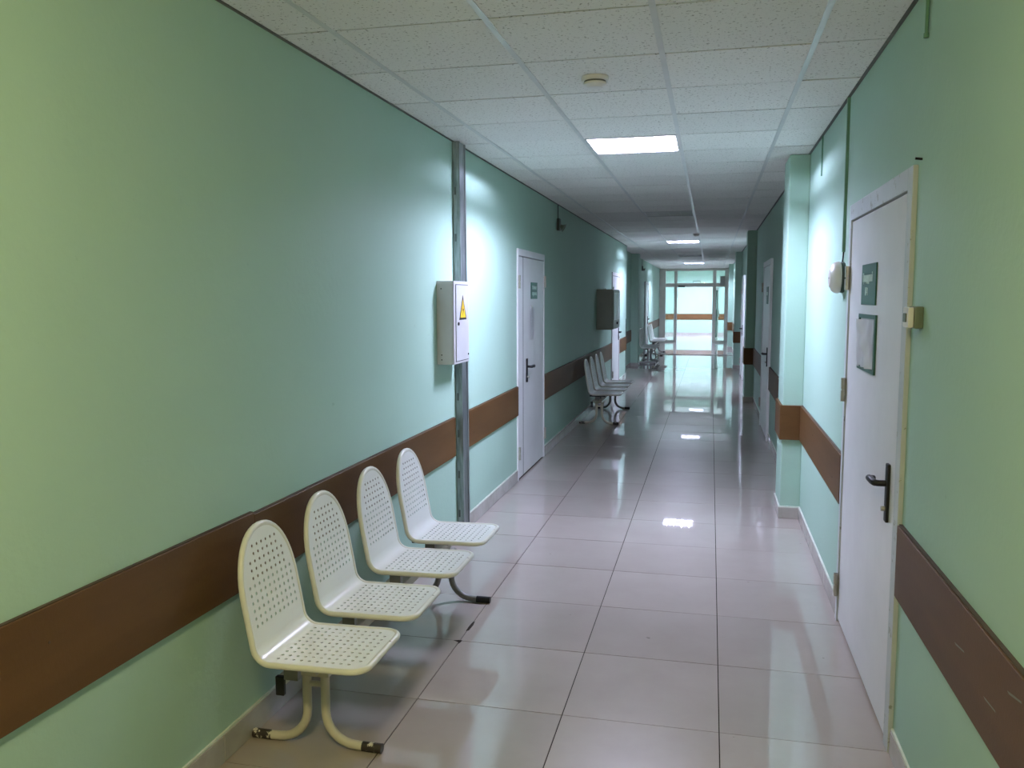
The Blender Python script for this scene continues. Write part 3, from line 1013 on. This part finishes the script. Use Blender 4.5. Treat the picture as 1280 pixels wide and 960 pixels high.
# ------------------------------------------------------------------ small fittings on the walls
# round sounder beside the white door
t = thing('alarm_sounder', 'round white alarm sounder with green duct on right wall by the door', 'alarm', (XR, 4.66, 1.734))
rm = Matrix.Rotation(-PI/2, 4, 'Y')
bm = bmesh.new(); lathe(bm, [(.078, 0), (.080, .006), (.080, .016), (.076, .018)], rm, 32); obj('base', bm, M['darkgreen'], t, True)
bm = bmesh.new(); lathe(bm, [(.074, .018), (.080, .022), (.082, .030), (.079, .046), (.070, .060), (.052, .066), (.048, .072), (.03, .075), (0, .076)], rm, 36)
obj('dome', bm, M['plastic'], t, True)
for a in (-.5, 0, .5):
    bm = bmesh.new(); lathe(bm, [(.004, 0), (.004, .002)], Matrix.Translation((-.074, -.012+.02*a, -.008*abs(a))) @ rm, 8)
    obj('sound_hole', bm, M['black'], t)
obj('cable_duct', B((-.014, 0, -.010, .012, .13, ZC-1.734-.004)), M['duct'], t)
bm = bmesh.new(); tube(bm, [(-.006, 0, .14), (-.008, -.002, .10), (-.012, -.004, .07)], .004, 8); obj('cable', bm, M['black'], t)
# bell-push style box by the near door
t = thing('wall_button', 'small square yellowed call box on right wall beside the white door', 'call box', (XR, 2.985, 1.532))
obj('back_box', B((-.028, 0, -.045, .045, 0, .072), bev=.006, seg=2), M['plastic_old'], t, True)
obj('cover', B((-.046, -.028, -.038, .040, .003, .069), bev=.005, seg=2), M['plastic'], t, True)
obj('button', B((-.050, -.046, -.02, .02, .02, .05), bev=.002), M['plastic_old'], t)
# short cords by the ceiling
o = obj('cable', (lambda bm: (tube(bm, [(XR-.008, 3.045, ZC-.006), (XR-.009, 3.045, 2.478)], .006, 10), tube(bm, [(XR-.009, 3.045, 2.48), (XR-.009, 3.045, 2.466)], .0085, 10), bm)[2])(bmesh.new()), M['duct'], None, True); recentre(o)
tag(o, 'short green cable stub hanging from ceiling above the right wall, nearest the viewer', 'cable')
o = obj('cable', (lambda bm: (tube(bm, [(XR-.006, 5.70, ZC-.006), (XR-.007, 5.70, 2.39)], .005, 10), bm)[1])(bmesh.new()), M['duct'], None, True); recentre(o)
tag(o, 'thin pale green cable stub by the first pillar top on the right wall', 'cable')
# nail at door corner
o = obj('nail', (lambda bm: (tube(bm, [(XR, 3.06, 2.085), (XR-.022, 3.06, 2.088)], .004, 8), bm)[1])(bmesh.new()), M['black']); recentre(o)
tag(o, 'small dark nail at the upper corner of the near white door', 'nail')
# horn speakers high on the left wall
def horn(loc, label):
    t = thing('wall_horn', label, 'siren', loc, 'sirens high on the left wall')
    obj('back_box', B((0, .03, -.05, .05, 0, .13), bev=.004), M['darkgreen'], t)
    bm = bmesh.new(); lathe(bm, [(.02, 0), (.024, .02), (.045, .045), (.047, .05), (.03, .045), (0, .03)], Matrix.Translation((.03, 0, .05)) @ Matrix.Rotation(PI/2+.5, 4, 'Y'), 20)
    obj('horn', bm, M['plastic_old'], t, True)
    bm = bmesh.new(); tube(bm, [(.006, 0, .13), (.006, 0, ZC-loc[2]-.006)], .005, 8); obj('cable', bm, M['darkgreen'], t)
    return t
horn((XL, 9.2, 2.36), 'small dark siren with cable high on the left wall after the double door')
horn((XREC, 23.0, 2.33), 'small dark siren high on the far left wall near the flat-based bench')
# smoke detectors
def smoke(x, y, label, r=.052):
    t = thing('smoke_detector', label, 'smoke detector', (x, y, ZC), 'smoke detectors on the ceiling')
    fm = Matrix.Rotation(PI, 4, 'X')
    bm = bmesh.new(); lathe(bm, [(r, 0), (r, .012), (r*.92, .018)], fm, 28); obj('base', bm, M['plastic'], t, True)
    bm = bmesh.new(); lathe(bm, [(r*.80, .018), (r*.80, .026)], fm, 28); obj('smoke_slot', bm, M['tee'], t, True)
    bm = bmesh.new(); lathe(bm, [(r*.86, .026), (r*.84, .034), (r*.55, .042), (r*.5, .046), (0, .047)], fm, 28); obj('head', bm, M['plastic'], t, True)
    return t
smoke(-.54, 3.97, 'round smoke detector on the ceiling tile nearest the viewer', .062)
smoke(-.25, 13.95, 'small far smoke detector on the ceiling before the second lit lamp')

# ------------------------------------------------------------------ ceiling lights
def make_light(name, label, tube_mat, loc, lit=True):
    t = thing(name, label, 'ceiling light', loc, 'square ceiling lights')
    h = .292
    hz = .07
    for nm, q in (('housing_top', (-h, h, -h, h, hz, hz+.004)), ('housing_side', (-h, -h+.004, -h, h, 0, hz)), ('housing_side', (h-.004, h, -h, h, 0, hz)),
                  ('housing_side', (-h+.004, h-.004, -h, -h+.004, 0, hz)), ('housing_side', (-h+.004, h-.004, h-.004, h, 0, hz))):
        obj(nm, B(q), M['reflector'], t)
    for q in ((-h-.004, h+.004, -h-.004, -h+.014, -.003, 0), (-h-.004, h+.004, h-.014, h+.004, -.003, 0), (-h-.004, -h+.014, -h+.014, h-.014, -.003, 0), (h-.014, h+.004, -h+.014, h-.014, -.003, 0)):
        obj('frame', B(q), M['runner'], t)
    bm = bmesh.new()
    tube(bm, [(0, -.275, 0), (0, .275, 0)], .0095, 10)
    t0 = obj('tube', bm, tube_mat, t, True, loc=(-.21, 0, .034))
    for k in (1, 2, 3):
        c = dup(t0, t); c.location = (-.21+.14*k, 0, .034)
    for x in (-.14, 0, .14):
        obj('louvre', B((x-.0015, x+.0015, -h+.014, h-.014, .001, .018)), M['louvre'], t)
    bl = obj('louvre_blade', B((-h+.014, h-.014, -.0012, .0012, .001, .020)), M['louvre'], t, loc=(0, -.225, 0))
    for k in range(1, 6):
        c = dup(bl, t); c.location = (0, -.225+.09*k, 0)
    return t
names = {9: 'nearest lit square ceiling light with four bright tubes', 17: 'unlit square ceiling light after the nearest lit one',
         26: 'second lit square ceiling light along the corridor', 35: 'unlit square ceiling light beyond the second lit one', 43: 'farthest lit square ceiling light before the glass partition'}
protos = {}
for k, lit in LIGHT_ROWS.items():
    loc = (-.5188, CY0+.6*k+.3, ZC)
    if lit not in protos:
        protos[lit] = make_light('ceiling_light', names[k], M['lit'] if lit else M['unlit'], loc)
    else:
        c = dup(protos[lit]); c.location = loc; c['label'] = names[k]
t = thing('added_dome_lamp', 'warm opal dome lamp added out of view above the viewpoint', 'ceiling light', (-.5188, .36, ZC))  # unseen lamp, dome form picked to spread warm light up the walls
bm = bmesh.new(); lathe(bm, [(.19, 0), (.19, .03), (.175, .032)], Matrix.Rotation(PI, 4, 'X'), 32); obj('base', bm, M['plastic'], t, True)
bm = bmesh.new(); lathe(bm, [(.17, .032)] + [(.17*math.cos(a*PI/16), .032+.10*math.sin(a*PI/16)) for a in range(1, 8)] + [(0, .132)], Matrix.Rotation(PI, 4, 'X'), 32); obj('diffuser', bm, M['lit_warm'], t, True)
for y in (33.0, 35.2):  # lamps put in out of view to brighten the lobby
    t = make_light('ceiling_light', 'added lobby light %s the glass partition, out of view' % ('just beyond' if y < 34 else 'by the end wall beyond'), M['lit_lobby'], (-.5, y, ZC+.40-.078))

# ------------------------------------------------------------------ glass partition
t = thing('glass_partition', 'grey framed glass partition with open door at the corridor end', 'partition', (0, YP, 0))
X = dict(a0=XREC+.002, a1=-1.60, b0=-1.30, b1=-1.19, c0=.055, c1=.175, d0=.47, d1=XR-.002)
ZT0, ZT1, ZH = 1.985, 2.12, 2.56
def prof(name, x0, x1, z0, z1, d=.045):
    return obj(name, B((x0, x1, -d, d, z0, z1), bev=.004), M['alu'], t)
for a, b in (('a0', 'a1'), ('b0', 'b1'), ('c0', 'c1'), ('d0', 'd1')):
    prof('post', X[a], X[b], 0, ZH)
prof('head_rail', X['a0'], X['d1'], ZH, ZC-.004)
for a, b in (('a1', 'b0'), ('b1', 'c0'), ('c1', 'd0')):
    prof('transom_bar', X[a], X[b], ZT0, ZT1, .04)
    obj('transom_pane', B((X[a], X[b], -.004, .004, ZT1, ZH)), M['glass'], t)
for a, b in (('a1', 'b0'), ('c1', 'd0')):
    prof('sill_rail', X[a], X[b], 0.001, .07, .04)
    obj('side_pane', B((X[a], X[b], -.004, .004, .07, ZT0)), M['glass'], t)
obj('door_closer', B((-1.16, -.92, -.085, -.042, 1.975, 2.03), bev=.005), M['black'], t)
obj('junction_box', B((.30, .47, -.12, -.045, 2.05, 2.36), bev=.006), M['cabgrey'], t)
# door leaf swung into the lobby
lf = bpy.data.objects.new('door_leaf', None); COL.objects.link(lf); lf.parent = t; lf.location = (.075, .05, 0); lf.rotation_euler = (0, 0, math.radians(80))
Lw = 1.02
obj('stile', B((0, .09, -.02, .02, .012, 1.97), bev=.003), M['alu'], lf)
obj('stile', B((Lw-.09, Lw, -.02, .02, .012, 1.97), bev=.003), M['alu'], lf)
for q in ((.09, Lw-.09, -.02, .02, .012, .14), (.09, Lw-.09, -.02, .02, 1.87, 1.97)):
    obj('rail', B(q), M['alu'], lf)
obj('pane', B((.09, Lw-.09, -.003, .003, .14, 1.87)), M['glass'], lf)
obj('pull_handle', B((Lw-.07, Lw-.03, -.06, -.02, .9, 1.15), bev=.008), M['alu'], lf)
# sign on the lobby wall above the opening
t = thing('hanging_sign', 'green sign with pale lettering rows seen through the pane above the far opening', 'sign', (-.61, YF-.01, 2.09))
obj('board', B((-.16, .16, -.012, .01, 0, .22), bev=.002), M['green'], t)
for z in (.13, .045):
    obj('lettering', B((-.14, .14, -.0135, -.012, z, z+.05)), M['letter'], t)
